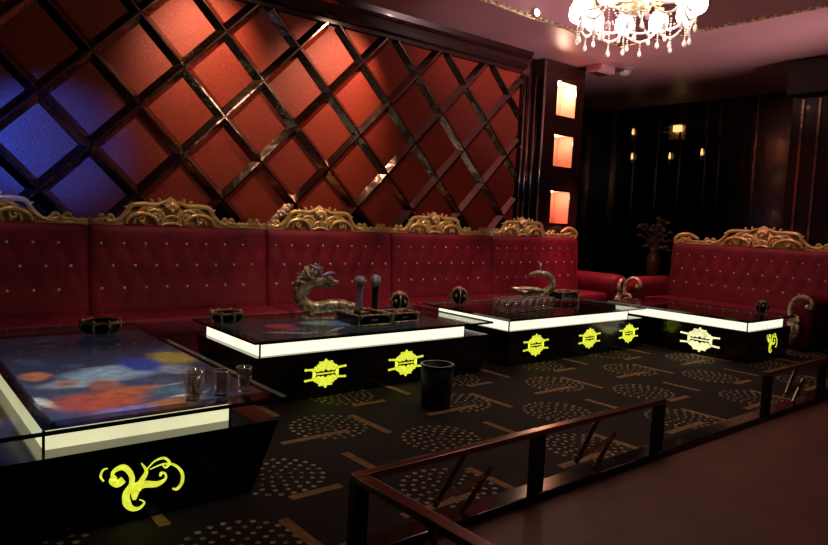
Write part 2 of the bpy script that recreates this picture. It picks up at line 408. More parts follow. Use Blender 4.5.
# ================================================================ LATTICE WALL PANEL
LX0, LX1, LZ0, LZ1 = -1.6, 8.56, .6, 4.13
NX, NZ, DX, DZ = 4.32, 1.722, .4915, .4955
lat = thing('lattice_wall_panel', 'large diamond lattice wall panel of red glitter squares and bronze mirror bars', 'wall panel', (4, YB, 0))
def lobj(name, bm, mat, **k): return obj(name, bm, mat, lat, **k)
bm = new()
box(bm, LX0-4, LX1-4, -.03, -.001, LZ0, LZ1); lobj('backing', bm, M['wood'])
def clipline(p, d, ex):
    """clip p+t*d to the rectangle"""
    lo, hi = -99, 99
    for k, (a, b) in enumerate(((LX0+ex, LX1-ex), (LZ0+ex, LZ1-ex))):
        t0 = (a-p[k])/d[k]; t1 = (b-p[k])/d[k]
        if t0 > t1: t0, t1 = t1, t0
        lo = max(lo, t0); hi = min(hi, t1)
    return lo, hi
for fam in (1, -1):
    for k in range(-30, 31):
        p = (NX+2*k*DX, NZ); d = (DX, fam*DZ); n = math.hypot(*d); d = (d[0]/n, d[1]/n)
        lo, hi = clipline(p, d, .03)
        if hi-lo < .15: continue
        a = V(p[0]+d[0]*lo-4, 0, p[1]+d[1]*lo); b = V(p[0]+d[0]*hi-4, 0, p[1]+d[1]*hi); q = V(-d[1], 0, d[0])
        bm = new(); hw = .098; rw = .010; dp = -.115
        vs = []
        for e in (a, b):
            vs.append([bm.verts.new(e+q*hw+V(0, -.03, 0)), bm.verts.new(e+q*rw+V(0, dp, 0)), bm.verts.new(e-q*rw+V(0, dp, 0)), bm.verts.new(e-q*hw+V(0, -.03, 0))])
        for i in range(4): bm.faces.new((vs[0][i], vs[0][(i+1) % 4], vs[1][(i+1) % 4], vs[1][i]))
        bm.faces.new(vs[0]); bm.faces.new(vs[1][::-1])
        lobj('mirror_bar', bm, M['bronze'])
# square insets in every cell whose centre lies on odd half steps
for i in range(-14, 10):
    for j in range(-4, 7):
        if (i+j) % 2 == 0: continue
        cx_, cz_ = NX+i*DX, NZ+j*DZ
        poly = [(cx_-DX, cz_), (cx_, cz_-DZ), (cx_+DX, cz_), (cx_, cz_+DZ)]
        def clip(poly, ax, val, sgn):
            out = []
            for m in range(len(poly)):
                a, b = poly[m], poly[(m+1) % len(poly)]
                ia = (a[ax]-val)*sgn >= 0; ib = (b[ax]-val)*sgn >= 0
                if ia: out.append(a)
                if ia != ib:
                    t = (val-a[ax])/(b[ax]-a[ax]); out.append((a[0]+(b[0]-a[0])*t, a[1]+(b[1]-a[1])*t))
            return out
        sc = .80
        poly = [(cx_+(u-cx_)*sc, cz_+(v-cz_)*sc) for u, v in poly]
        for ax, val, sg in ((0, LX0+.03, 1), (0, LX1-.03, -1), (1, LZ0+.03, 1), (1, LZ1-.03, -1)):
            poly = clip(poly, ax, val, sg)
            if len(poly) < 3: break
        if len(poly) < 3: continue
        if cx_ < -.3 or cz_ < 1.25: continue
        bm = new(); prism(bm, poly, .018, lambda u, v, w: (u-4, -.029-w, v))
        lobj('red_inset', bm, M['red_panel'])

# ================================================================ FLOOR EDGE, RAIL
bm = new()
box(bm, 1.69, 8.6, 2.40, 2.54, 0, .055, bev=.008)
box(bm, 1.69, 1.83, -1.0, 2.40, 0, .055, bev=.008)
obj('trim_16', bm, M['black'], kind='structure')
rail = thing('low_guard_rail', 'low brown metal guard rail with a corner post, nearest the camera', 'railing', (1.71, 2.47, .055))
RH = .345
def rbox(name, x0, x1, y0, y1, z0, z1, m='rail', bev=.006):
    bm = new(); box(bm, x0-1.71, x1-1.71, y0-2.47, y1-2.47, z0-.055, z1-.055, bev=bev); return obj(name, bm, M[m], rail)
rbox('top_rail', 1.73, 4.39, 2.442, 2.498, .375, .41)
rbox('side_top_rail', 1.72, 1.79, -1.0, 2.441, .375, .41)
for x in (1.76, 3.03, 4.34): rbox('post', x-.04, x+.04, 2.44, 2.50, .055, .375, 'blackmatte')
for y in (1.2, -.1): rbox('post', 1.72, 1.79, y-.045, y+.045, .055, .375, 'blackmatte')
def zigzag(x0, rail, bx):
    bm = new()
    for (p, q) in (((x0+.20, .32), (x0, .075)), ((x0, .10), (x0+.40, .17)), ((x0+.40, .20), (x0+.20, 0.))):
        tube(bm, [(p[0]-bx, 0, p[1]), (q[0]-bx, 0, q[1])], .019, 4)
    obj('zigzag_ornament', bm, M['rail_gold'], rail)
zigzag(2.24, rail, 1.71); zigzag(3.41, rail, 1.71)
rail2 = thing('low_guard_rail', 'short far stretch of low guard rail beyond the opening, at the right picture edge', 'railing', (1.71, 2.47, .055))
rail, rail1 = rail2, rail
rbox('top_rail', 6.06, 8.6, 2.442, 2.498, .375, .41)
for x in (6.10, 7.35, 8.56): rbox('post', x-.04, x+.04, 2.44, 2.50, .055, .375, 'blackmatte')
zigzag(6.5, rail, 1.71); zigzag(7.75, rail, 1.71)
rail = rail1
bm = new()
for (p, q) in (((0, .32), (.20, .0)), ((.20, .0), (.40, .32))): tube(bm, [(.045, -.9+p[0], p[1]), (.045, -.9+q[0], q[1])], .017, 4)
obj('zigzag_ornament', bm, M['rail_gold'], rail)

# ================================================================ SOFAS
ZS, ZT = .48, 1.39
def crest_bm(bm, cx, hw, h, mp):
    """carved crest; mp(u, v, w): u along, v up, w out"""
    def T(pts, rad, seg=7): tube(bm, [mp(*p) for p in spline([V(*q) for q in pts], 5)], rad, seg)
    # backing plate with a lobed outline
    N = 28; top = []
    for i in range(N+1):
        s = -1+2*i/N; e = (1-abs(s)**2.2)
        y = .05+h*.58*max(0, e)**.38+h*.26*math.exp(-(s/.24)**2)+.012*math.cos(s*24)*e
        top.append((cx+s*hw, y))
    poly = [(cx-hw, 0), (cx+hw, 0)]+top[::-1]
    prism(bm, poly, .035, lambda u, v, w: mp(u, v, w-.017))
    for sg in (-1, 1):
        # nested arcs
        for k, (a, b, r) in enumerate(((.20, .80, .020), (.12, .62, .016), (.30, .98, .020))):
            pts = []
            for i in range(9):
                th = PI*(i/8); c = (a+b)/2; rad = (b-a)/2
                u = cx+sg*hw*(c-math.cos(th)*rad); v = .03+math.sin(th)*h*(.55 if k < 2 else .46)*(1-.25*k*.5)
                pts.append((u, v, .03+.01*k))
            T(pts, [r*.8, r*1.5, r*.8])
        # big C scroll falling to the low rail
        pts = [(cx+sg*hw*(.14), h*.88, .03), (cx+sg*hw*.34, h*.74, .04), (cx+sg*hw*.62, h*.74, .04), (cx+sg*hw*.86, h*.68, .04), (cx+sg*hw*.98, h*.42, .03), (cx+sg*hw*1.14, h*.20, .03), (cx+sg*hw*1.34, h*.14, .02), (cx+sg*hw*1.46, h*.30, .01)]
        T(pts, [.012, .026, .030, .030, .028, .024, .022, .010])
        # spirals
        for (u0, v0, r0) in ((.34, .24, .055), (.66, .20, .05), (.52, .58, .04)):
            pts = []
            for i in range(13):
                th = i/12*2.6*PI; rr_ = r0*(1-.75*i/12)
                pts.append((cx+sg*(hw*u0+math.cos(th)*rr_), v0*h+.02+math.sin(th)*rr_, .035+.015*i/12))
            T(pts, [.018, .015, .014], 6)
        # upper leaf tips
        for (u0, v0, a, l) in ((.26, .84, 1.3, .045), (.42, .80, 1.1, .045), (.58, .70, .9, .045), (.76, .66, .9, .05), (.92, .56, .6, .05)):
            c = (cx+sg*hw*u0, v0*h, .03)
            T([c, (c[0]+sg*math.cos(a)*l*.6, c[1]+math.sin(a)*l*.7, .035), (c[0]+sg*math.cos(a)*l*1.3, c[1]+math.sin(a)*l, .02)], [.022, .018, .004], 6)
    # shell
    for i in range(-3, 4):
        a = i*.36
        T([(cx+math.sin(a)*.02, h*.60, .05), (cx+math.sin(a)*.06, h*.60+math.cos(a)*.05, .06), (cx+math.sin(a)*.10, h*.66+math.cos(a)*.085, .03)], [.010, .022, .010], 7)
    ball(bm, mp(cx, h*.56, .05), .03, 2)
    # lower cartouche
    T([(cx-.10, .04, .04), (cx-.08, .10, .05), (cx, .13, .05), (cx+.08, .10, .05), (cx+.10, .04, .04)], .015)
    T([(cx-.12, .02, .04), (cx, .05, .05), (cx+.12, .02, .04)], .016)
def lowrail_bm(bm, u0, u1, mp):
    if u1-u0 < .05: return
    tube(bm, [mp(u0, .025, 0), mp(u1, .025, 0)], .036, 8)
    tube(bm, [mp(u0, .060, .025), mp(u1, .060, .025)], .016, 6)
    n = max(1, int(round((u1-u0)/.42))); st = (u1-u0)/n
    q = min(1, st/.44)
    for i in range(n):
        c = u0+st*(i+.5)
        for sg in (-1, 1):
            pts = []
            for k in range(9):
                th = k/8*1.8*PI; rr_ = .038*(1-.6*k/8)
                pts.append(mp(c+sg*q*(.050+math.cos(th)*rr_), .085+math.sin(th)*rr_, .02))
            tube(bm, pts, [.022, .018, .018], 6)
            tube(bm, [mp(c+sg*q*.07, .10, .01), mp(c+sg*q*.12, .055, .02), mp(c+sg*q*.17, .055, .02), mp(c+sg*q*.205, .085, .01)], [.022, .024, .018, .008], 7, 4)
        ball(bm, mp(c, .07, .03), .032*q, 1)
def tuft_back(bm, u0, u1, z0, z1, rows, sp, phase, mp, first):
    """quilted face; returns button spots"""
    spots = []
    for r_i in range(rows):
        z = first-r_i*.237; off = phase+(sp/2 if r_i % 2 else 0); u = u0+off
        while u < u1-.09:
            if u > u0+.08: spots.append((u, z))
            u += sp
    nu = max(8, int((u1-u0)/.028)); nv = int((z1-z0)/.028); dz = .237
    def hgt(u, z):
        e = min(u-u0, u1-u); edge = -.035*math.exp(-(e/.03)**1.5) if e >= 0 else 0
        a = ((u-u0-phase)/sp); b = (first-z)/(2*dz)
        p_ = abs(math.sin(PI*(a+b))); q_ = abs(math.sin(PI*(a-b)))
        top = 1.0
        if z > first: top = 1-.6*min(1, (z-first)/.12)*0
        puff = .020*(min(p_, 1)*min(q_, 1))**.45
        if z > first+.01: puff = .020*(1-(1-abs(math.sin(PI*a)))**3*.6*max(0, 1-(z-first)/.2))
        if z < first-(rows-1)*dz-.01:
            zz = first-(rows-1)*dz-z; a2 = a+.5*((rows-1) % 2); puff = .020*(1-(1-abs(math.sin(PI*a2)))**3*.6*max(0, 1-zz/.3))
        g = 0
        for (su, sz) in ():
            pass
        et = -.03*math.exp(-((z1-z)/.03)**1.5)
        return puff+edge+et
    grid = [[bm.verts.new(mp(u0+(u1-u0)*i/nu, z0+(z1-z0)*j/nv, hgt(u0+(u1-u0)*i/nu, z0+(z1-z0)*j/nv))) for j in range(nv+1)] for i in range(nu+1)]
    for i in range(nu):
        for j in range(nv):
            bm.faces.new((grid[i][j], grid[i+1][j], grid[i+1][j+1], grid[i][j+1]))
    # sides and back
    rim = [grid[i][0] for i in range(nu+1)]+[grid[nu][j] for j in range(1, nv+1)]+[grid[i][nv] for i in range(nu-1, -1, -1)]+[grid[0][j] for j in range(nv-1, 0, -1)]
    bk = []
    for v_, (u, z) in zip(rim, [(u0+(u1-u0)*i/nu, z0) for i in range(nu+1)]+[(u1, z0+(z1-z0)*j/nv) for j in range(1, nv+1)]+[(u0+(u1-u0)*i/nu, z1) for i in range(nu-1, -1, -1)]+[(u0, z0+(z1-z0)*j/nv) for j in range(nv-1, 0, -1)]):
        bk.append(bm.verts.new(mp(u, z, -.17)))
    for i in range(len(rim)):
        j = (i+1) % len(rim); bm.faces.new((rim[i], bk[i], bk[j], rim[j]))
    bm.faces.new(bk)
    return spots, hgt

def make_sofa(name, label, L, crest, place, end_arms=(), rows=3, group=None, loc=(0, 0, 0), rz=0, csize=(.5, .33), depth=.66, extra=None):
    """local frame: u = +x along the sofa, front towards -y, back face at y=0"""
    t = thing(name, label, 'sofa', loc, group, rz)
    g = .004
    def mp(u, z, w): return (u, .075*(z-ZS)/.91-w, z)
    bm = new(); spots, hg = tuft_back(bm, g, L-g, ZS-.05, ZT, rows, .225, .115, mp, 1.2)
    obj('backrest', bm, M['velvet'], t, smooth=True)
    # buttons: two meshes copied
    bmB = new(); ball(bmB, (0, 0, 0), .018, 1, (1, .6, 1)); b0 = None
    for (u, z) in spots:
        p = mp(u, z, .004+hg(u, z))
        if b0 is None: b0 = obj('button', bmB, M['crystal'], t, smooth=True); b0.location = p
        else:
            c = b0.copy(); COL.objects.link(c); c.location = p
    # seat cushion and base
    bm = new(); box(bm, .01, L-.01, -depth, -.03, .28, ZS, bev=.05); obj('seat_cushion', bm, M['velvet'], t, smooth=True)
    bm = new(); box(bm, .005, L-.005, -depth+.05, .17, .04, .28, bev=.01); obj('base', bm, M['velvet'], t)
    for (fx, fy) in ((.08, -depth+.12), (L-.08, -depth+.12), (.08, .1), (L-.08, .1)):
        bm = new(); lathe(bm, [(.02, 0), (.035, .02), (.03, .045)], (fx, fy, 0), 10); obj('foot', bm, M['gold'], t, smooth=True)
    # gilded crest
    def mc(u, v, w): return (u, .14-w, ZT-.01+v)
    bm = new(); cx, hw, h = crest
    crest_bm(bm, cx, hw, h, mc)
    lowrail_bm(bm, 0.0, cx-hw*1.02, mc); lowrail_bm(bm, cx+hw*1.02, L, mc)
    if extra: extra(bm, mc)
    obj('carved_crest', bm, M['gold'], t, smooth=True, label='gilded carved crest rail')
    return t
bx = [-.20, 1.78, 3.79, 5.71, 7.72, 9.95]
cc = [.78, 2.64, 4.56, 6.53, 8.48]
names = ['red tufted sofa section at the far left, cut by the picture edge', 'second red tufted sofa section from the left, behind the near table',
         'middle red tufted sofa section, behind the dragon figurine and the microphones', 'fourth red tufted sofa section from the left, right of the microphones',
         'rightmost red tufted sofa section of the long row, with a rolled arm']
def cap_scroll(u, sg=1):
    def f(bm, mc):
        tube(bm, [mc(u-sg*.42, .10, .02), mc(u-sg*.25, .17, .02), mc(u-sg*.08, .15, .02), mc(u, .08, .03), mc(u-sg*.03, 0, .03)], [.02, .035, .04, .035, .02], 8, 5)
        tube(bm, [mc(u-sg*.3, .06, .03), mc(u-sg*.18, .10, .03), mc(u-sg*.1, .05, .03), mc(u-sg*.18, .03, .03)], .018, 6, 4)
    return f
def arm_bm(bm, u0, u1, y0, y1, z0, ztop):
    """rolled arm running front (y0) to back (y1)"""
    c = (u0+u1)/2; r = (u1-u0)/2
    prof = [(u0+.03, z0)]
    for i in range(13):
        th = PI+.35-(PI+.7)*i/12; prof.append((c+r*math.cos(th), ztop-r+r*math.sin(th)))
    prof.append((u1-.03, z0))
    n = 8; R = []
    for j in range(n+1):
        f = j/n; y = y0+(y1-y0)*f; s = 1-(.10 if j in (0,) else 0)
        R.append([bm.verts.new((c+(u-c)*s, y, z0+(z-z0)*(.985 if j == 0 else 1))) for u, z in prof])
    for j in range(n):
        for i in range(len(prof)-1): bm.faces.new((R[j][i], R[j][i+1], R[j+1][i+1], R[j+1][i]))
        bm.faces.new((R[j][-1], R[j][0], R[j+1][0], R[j+1][-1]))
    bm.faces.new(R[0]); bm.faces.new(R[-1][::-1])
def scroll_front(bm, c, y, ztop, sg, s=1.0):
    """gilded S scroll on the front of an arm: hook at the top, swelling foot"""
    def P(a, b): return (c+sg*a*s, y, ztop+b*s)
    tube(bm, [P(.10, -.14), P(.16, -.09), P(.13, -.01), P(.02, .03), P(-.09, -.03), P(-.14, -.16), P(-.12, -.28)], [.03, .035, .035, .034, .034, .036, .04], 8, 6)
    ball(bm, P(.10, -.11), .045*s, 2)
    tube(bm, [P(-.14, -.27), P(-.03, -.28), P(-.02, -.33), P(-.13, -.34)], .03, 8, 4)
    tube(bm, [P(-.12, -.34), P(-.10, -.45), P(-.14, -.58), P(-.13, -.70)], [.045, .085, .10, .06], 8, 5, up=(0, 1, 0), flat=.5)
    tube(bm, [P(-.02, -.38), P(-.01, -.5), P(-.06, -.6)], [.02, .03, .02], 8, 4)
secs = []
for i in range(5):
    L = bx[i+1]-bx[i]
    ex = cap_scroll(L-.03) if i == 4 else None
    t = make_sofa('sofa_section', names[i], L, (cc[i]-bx[i], .50, .33), None, loc=(bx[i], 7.4, 0), group='red tufted sofa sections along the lattice wall', extra=ex, depth=.62)
    secs.append(t)
L5 = bx[5]-bx[4]
bm = new(); arm_bm(bm, L5+.004, L5+.36, -.74, .17, .04, .80); obj('armrest', bm, M['velvet'], secs[4], smooth=True)
bm = new(); scroll_front(bm, L5+.17, -.775, .70, 1, .6); obj('arm_scroll', bm, M['old_gold'], secs[4], smooth=True, label='gilded scroll on the front of the arm')
# right hand sofa: front towards -x  (local +x -> world -y)
rs = make_sofa('tufted_sofa', 'separate red tufted sofa with gilded crest against the dark right-hand side', 2.62, (1.50, .62, .36), None,
               loc=(10.9, 6.23, 0), rz=-PI/2, extra=cap_scroll(.03, -1), depth=.72)
def rs_scroll_arm(u0, u1, name_label):
    bm = new(); arm_bm(bm, u0, u1, -.80, .17, .04, .80); obj('armrest', bm, M['velvet'], rs, smooth=True)
    bm = new(); scroll_front(bm, (u0+u1)/2, -.86, .74, 1, .95); obj('arm_scroll', bm, M['old_gold'], rs, smooth=True, label=name_label)
rs_scroll_arm(-.29, -.004, 'gilded scroll on the front of the arm')
rs_scroll_arm(2.36, 2.66, 'gilded hooked scroll on the front of the arm')

# ================================================================ TABLES
def damask(bm, mp, s=1.0, arms=True):
    mp0 = mp; mp = lambda u, v, w: mp0(u*1.12, v*.94, w)
    def disc(u, v, r, n=12, dd=.004):
        prism(bm, [(u+r*math.cos(2*PI*k/n), v+r*math.sin(2*PI*k/n)) for k in range(n)], dd, mp)
    k = 0
    for sg in (-1, 1):
        for (u, v, r) in ((0, .095, .022), (-.03, .088, .020), (.03, .088, .020), (-.058, .070, .018), (.058, .070, .018), (0, .066, .030), (-.035, .058, .022), (.035, .058, .022),
                          (-.085, .056, .014), (.085, .056, .014), (0, .118, .010), (-.05, .100, .009), (.05, .100, .009), (-.075, .036, .014), (.075, .036, .014), (-.105, .040, .012), (.105, .040, .012)):
            k += 1; disc(u*s, sg*v*s, r*s, 12, .004+.0002*(k % 7))
        for e in (-1, 1):
            pts = [(e*.10*s, sg*.030*s), (e*.165*s, sg*.040*s), (e*.168*s, sg*.054*s), (e*.10*s, sg*.052*s)]
            if e*sg < 0: pts = pts[::-1]
            prism(bm, pts, .0045, mp); disc(e*.168*s, sg*.047*s, .011*s, 8, .0052)
    for e in (-1, 1):
        for (u, v, r) in ((.095, .0, .016), (.10, .018, .012), (.10, -.018, .012)): disc(e*u*s, v*s, r*s, 10, .0043)
    for (u, v, r) in ((-.06, .034, .016), (-.025, .038, .018), (.025, .038, .018), (.06, .034, .016)):
        disc(u*s, v*s, r*s, 10, .0041); disc(u*s, -v*s, r*s, 10, .0041)
    prism(bm, [(-.07*s, -.006*s), (.07*s, -.006*s), (.085*s, 0), (.07*s, .006*s), (-.07*s, .006*s), (-.085*s, 0)], .004, mp)
def band(bm, mp, pts, wd, dd=.004, n=6):
    P = spline([V(u, v, 0) for u, v in pts], n); m = len(P)-1
    if not isinstance(wd, (list, tuple)): wd = [wd, wd]
    a, b = [], []
    for i, p in enumerate(P):
        t = (P[min(i+1, m)]-P[max(i-1, 0)]).normalized(); f = i/m*(len(wd)-1); k = min(int(f), len(wd)-2); h = wd[k]+(wd[k+1]-wd[k])*(f-k)
        a.append((p.x-t.y*h/2, p.y+t.x*h/2)); b.append((p.x+t.y*h/2, p.y-t.x*h/2))
    va = [bm.verts.new(mp(u, v, dd)) for u, v in a]; vb = [bm.verts.new(mp(u, v, dd)) for u, v in b]
    wa = [bm.verts.new(mp(u, v, 0)) for u, v in a]; wb = [bm.verts.new(mp(u, v, 0)) for u, v in b]
    for i in range(m):
        bm.faces.new((va[i], vb[i], vb[i+1], va[i+1])); bm.faces.new((wa[i], va[i], va[i+1], wa[i+1])); bm.faces.new((vb[i], wb[i], wb[i+1], vb[i+1])); bm.faces.new((wb[i], wa[i], wa[i+1], wb[i+1]))
    bm.faces.new((wa[0], wb[0], vb[0], va[0])); bm.faces.new((va[m], vb[m], wb[m], wa[m]))
def flourish(bm, mp, s=1.0):
    """flowing scroll, from the photograph: u right, v up, about .42 wide"""
    def B(p, w, d=.004): band(bm, mp, [((x-430)*.000718*s, ((250-y)*.00083-.19*(x-430)*.000718)*s) for x, y in p], [q*.00064*s for q in w], d)
    B([(240, 195), (215, 180), (230, 145), (290, 125), (340, 170), (345, 230), (310, 290), (315, 350), (350, 385), (400, 385), (435, 350), (400, 330)], [8, 20, 30, 45, 40, 40, 55, 60, 40, 22, 12, 6])
    B([(290, 200), (250, 225), (215, 205), (240, 180)], [55, 60, 50, 30], .0044)
    B([(160, 208), (140, 180), (155, 140), (185, 130)], [12, 16, 12, 6])
    B([(365, 330), (375, 260), (430, 235), (520, 235), (580, 205), (580, 170), (550, 165), (545, 185)], [20, 90, 55, 45, 18, 14, 20, 16], .0042)
    B([(370, 250), (420, 200), (445, 150), (410, 100)], [20, 40, 26, 8], .0046)
    B([(440, 150), (500, 90), (570, 68), (610, 100), (580, 130), (555, 105)], [4, 10, 18, 20, 14, 8], .0048)
    B([(470, 140), (560, 108), (640, 112), (700, 160), (705, 225), (670, 270), (635, 268)], [4, 10, 18, 24, 26, 22, 12], .0050)
def front_map(y):
    return lambda u, v, w: (u, y-w, v)
def table(label, lit, gl, body_in=.10, pic=None, lm='lit', group=None, gz=(.520, .542)):
    """lit/gl = (x0,x1,y0,y1)"""
    ox, oy = (gl[0]+gl[1])/2, (gl[2]+gl[3])/2
    t = thing('light_box_table', label, 'table', (ox, oy, 0), group)
    def R(r): return (r[0]-ox, r[1]-ox, r[2]-oy, r[3]-oy)
    l = R(lit); g = R(gl)
    bm = new(); top = (g[0]+.03, g[1]-.03, g[2]+.03, g[3]-.03); bot = (top[0]+.02, top[1]-body_in, top[2]+.0, top[3]-.05)
    frustum(bm, bot, top, .0, .40, .006); obj('cabinet', bm, M['black'], t)
    bm = new(); box(bm, l[0], l[1], l[2], l[3], .4005, .498); obj('lit_band', bm, M[lm], t, label='glowing cream acrylic band under the glass')
    th = .006
    for (a, b) in ((l[0], l[2]), (l[1], l[2]), (l[0], l[3]), (l[1], l[3])):
        bm = new(); box(bm, a-th, a+th, b-th, b+th, .4005, .498); obj('corner_strip', bm, M['black'], t)
    bm = new(); box(bm, l[0]-.004, l[1]+.004, l[2]-.004, l[3]+.004, .4985, .506); obj('print_board', bm, M['black'], t)
    if pic:
        m, pr = pic; bm = new(); r_ = R(pr); box(bm, r_[0], r_[1], r_[2], r_[3], .5165, .5185); obj('picture_print', bm, m, t, label='colourful printed picture under the glass')
    for (a, b) in ((l[0]+.05, l[2]+.05), (l[1]-.05, l[2]+.05), (l[0]+.05, l[3]-.05), (l[1]-.05, l[3]-.05)):
        bm = new(); lathe(bm, [(.012, 0), (.012, .0095)], (a, b, .5062), 8); obj('spacer', bm, M['chrome'], t)
    bm = new(); box(bm, g[0], g[1], g[2], g[3], gz[0], gz[1])
    for f in bm.faces:
        if abs(f.normal.z) < .5: f.material_index = 1
    bm.normal_update()
    for f in bm.faces: f.material_index = 0 if abs(f.normal.z) > .5 else 1
    obj('glass_top', bm, [M['glass'], M['glass_edge']], t)
    return t, bot, top, ox, oy
def onface(t, bm, m, name='backlit_emblem', label=None): return obj(name, bm, m, t, label=label)

pic1 = picture('print_near', [
    (1.25, 4.52, .34, .22, .2, (.34, .42, .56)), (1.02, 4.34, .26, .12, .0, (.36, .40, .48)), (.80, 4.62, .10, .12, 0, (.62, .20, .09)), (.93, 4.36, .07, .07, 0, (.55, .20, .10)),
    (1.70, 4.78, .16, .24, .0, (.42, .27, .05)), (1.45, 4.66, .14, .24, 0, (.03, .06, .38)), (1.62, 4.42, .12, .14, 0, (.34, .36, .46)),
    (.73, 3.98, .045, .15, .3, (.85, .80, .76)), (.98, 3.88, .25, .22, .06, (.62, .105, .05)), (1.20, 4.02, .17, .10, .1, (.60, .13, .05)), (1.10, 4.22, .10, .15, 0, (.40, .12, .08)),
    (1.12, 3.66, .24, .05, .02, (.30, .22, .55)), (1.34, 3.68, .16, .07, .0, (.45, .16, .06)), (1.42, 3.92, .16, .10, 0, (.06, .16, .22)), (1.45, 3.78, .12, .022, .05, (.70, .62, .62)), (1.46, 4.06, .12, .02, .1, (.42, .40, .48)), (1.92, 3.95, .40, .62, .15, (.006, .006, .008)), (1.55, 5.7, .5, .5, 0, (.005, .006, .010))],
    (.055, .080, .16), (.006, .009, .018), 4.0, 5.5, .85)
t1, b1, tp1, ox, oy = table('nearest low table, its glass showing a red, white and blue picture', (.65, 1.60, 3.55, 6.18), (.36, 1.88, 3.39, 6.30), pic=(pic1, (.70, 1.84, 3.63, 6.0)), group='low glass tables with lit bands', body_in=.16, lm='lit_dim')
fy = tp1[2]
def slant(y_, c):     # front face of the cabinet is vertical
    return lambda u, v, w: (c+u, y_-.0005-w, v)
bm = new(); flourish(bm, slant(tp1[2], 1.095-ox) if 0 else (lambda u, v, w: (1.085-ox+u, tp1[2]-.0005-w, .168+v)), 1.0)
onface(t1, bm, M['emblem'], 'backlit_scroll', 'glowing yellow flowing scroll')

pic2 = picture('print_second', [(3.05, 5.69, .15, .13, 0, (.60, .06, .03)), (3.72, 5.60, .22, .16, 0, (.16, .24, .50)), (2.95, 5.35, .22, .035, -.5, (.45, .42, .36)), (3.45, 5.32, .18, .03, .5, (.50, .46, .36)),
                                (3.1, 5.5, .12, .09, 0, (.18, .08, .22)), (3.5, 5.75, .2, .12, 0, (.30, .34, .30))], (.030, .036, .032), (.02, .02, .026), 5.1, 6.2, .5)
t2, b2, tp2, ox, oy = table('second low table from the left, with the dragon figurine and microphones on it', (2.52, 4.86, 5.03, 6.16), (2.43, 5.20, 4.94, 6.28), pic=(pic2, (2.58, 4.86, 5.12, 6.1)), group='low glass tables with lit bands')
for x in (3.13, 4.04):
    bm = new(); damask(bm, lambda u, v, w: (x-ox+u, tp2[2]-.0005-w, .205+v), 1.08); onface(t2, bm, M['emblem'], label='glowing yellow damask emblem')

t3, b3, tp3, ox, oy = table('third low table from the left, crowded with tumblers at its near corner', (5.57, 7.90, 5.05, 6.25), (5.48, 8.20, 4.96, 6.47), group='low glass tables with lit bands')
for x in (5.98, 7.0, 7.86):
    bm = new(); damask(bm, lambda u, v, w: (x-ox+u, tp3[2]-.0005-w, .212+v), 1.1); onface(t3, bm, M['emblem'], label='glowing yellow damask emblem')
bm = new()
mpL = lambda u, v, w: (tp3[0]-.0005-w+.0+(.02)*(1-(.17+v)/.4), 5.50-oy+u, .17+v)
band(bm, mpL, [(-.10, .07), (-.02, .11), (.06, .05), (.09, -.05), (.05, -.08)], [.006, .01, .006]); band(bm, mpL, [(-.03, .10), (-.05, .02), (-.09, .01)], [.008, .004])
onface(t3, bm, M['label'], 'pale_scroll', 'small pale line scroll')

t4, b4, tp4, ox, oy = table('right-hand low table standing crosswise in front of the separate sofa', (8.46, 9.50, 3.72, 5.62), (8.37, 9.66, 3.63, 5.70), group='low glass tables with lit bands')
bm = new(); damask(bm, lambda u, v, w: (tp4[0]-.0005-w+.02*(1-(.20+v)/.4), 4.29-oy-u, .20+v), 1.35); onface(t4, bm, M['emblem_white'], label='glowing white and yellow damask emblem')
bm = new(); flourish(bm, lambda u, v, w: (9.06-ox+u, tp4[2]-.0005-w, .20+v*1.3), .75); onface(t4, bm, M['emblem'], 'backlit_scroll', 'glowing yellow scroll')

# ================================================================ TABLE WARE
ZG = .542
def ashtray(label, loc, rz=0, s=1.0):
    t = thing('ornate_ashtray', label, 'ashtray', (loc[0], loc[1], ZG), 'ornate gold and black ashtrays', rz)
    bm = new(); n = 8
    prof = [(.10, 0), (.135, .015), (.14, .05), (.13, .085), (.115, .095), (.10, .085), (.09, .03), (.0005, .025)]
    lathe(bm, [(a*s, b*s) for a, b in prof], seg=n); obj('bowl', bm, M['black'], t)
    bm = new()
    pts = [(.134*s*math.cos(2*PI*k/32)*(1+.05*math.cos(8*2*PI*k/32)), .134*s*math.sin(2*PI*k/32)*(1+.05*math.cos(8*2*PI*k/32)), .088*s) for k in range(33)]
    tube(bm, pts, .013*s, 6)
    for k in range(8):
        a = 2*PI*k/8; c = V(math.cos(a), math.sin(a), 0)
        tube(bm, [c*.12*s+V(0, 0, .014), c*.148*s+V(0, 0, .05*s), c*.138*s+V(0, 0, .09*s)], [.012*s, .010*s, .014*s], 6, 3)
        ball(bm, c*.14*s+V(0, 0, .094*s), .020*s, 1)
    obj('gilt_rim', bm, M['old_gold'], t, smooth=True, label='gilded scalloped rim'); return t
ashtray('gold and black ashtray at the far end of the nearest table', (1.49, 5.86), .2, 1.08)
ashtray('gold-rimmed ashtray on the left corner of the second table', (2.64, 5.98), .1, 1.05)
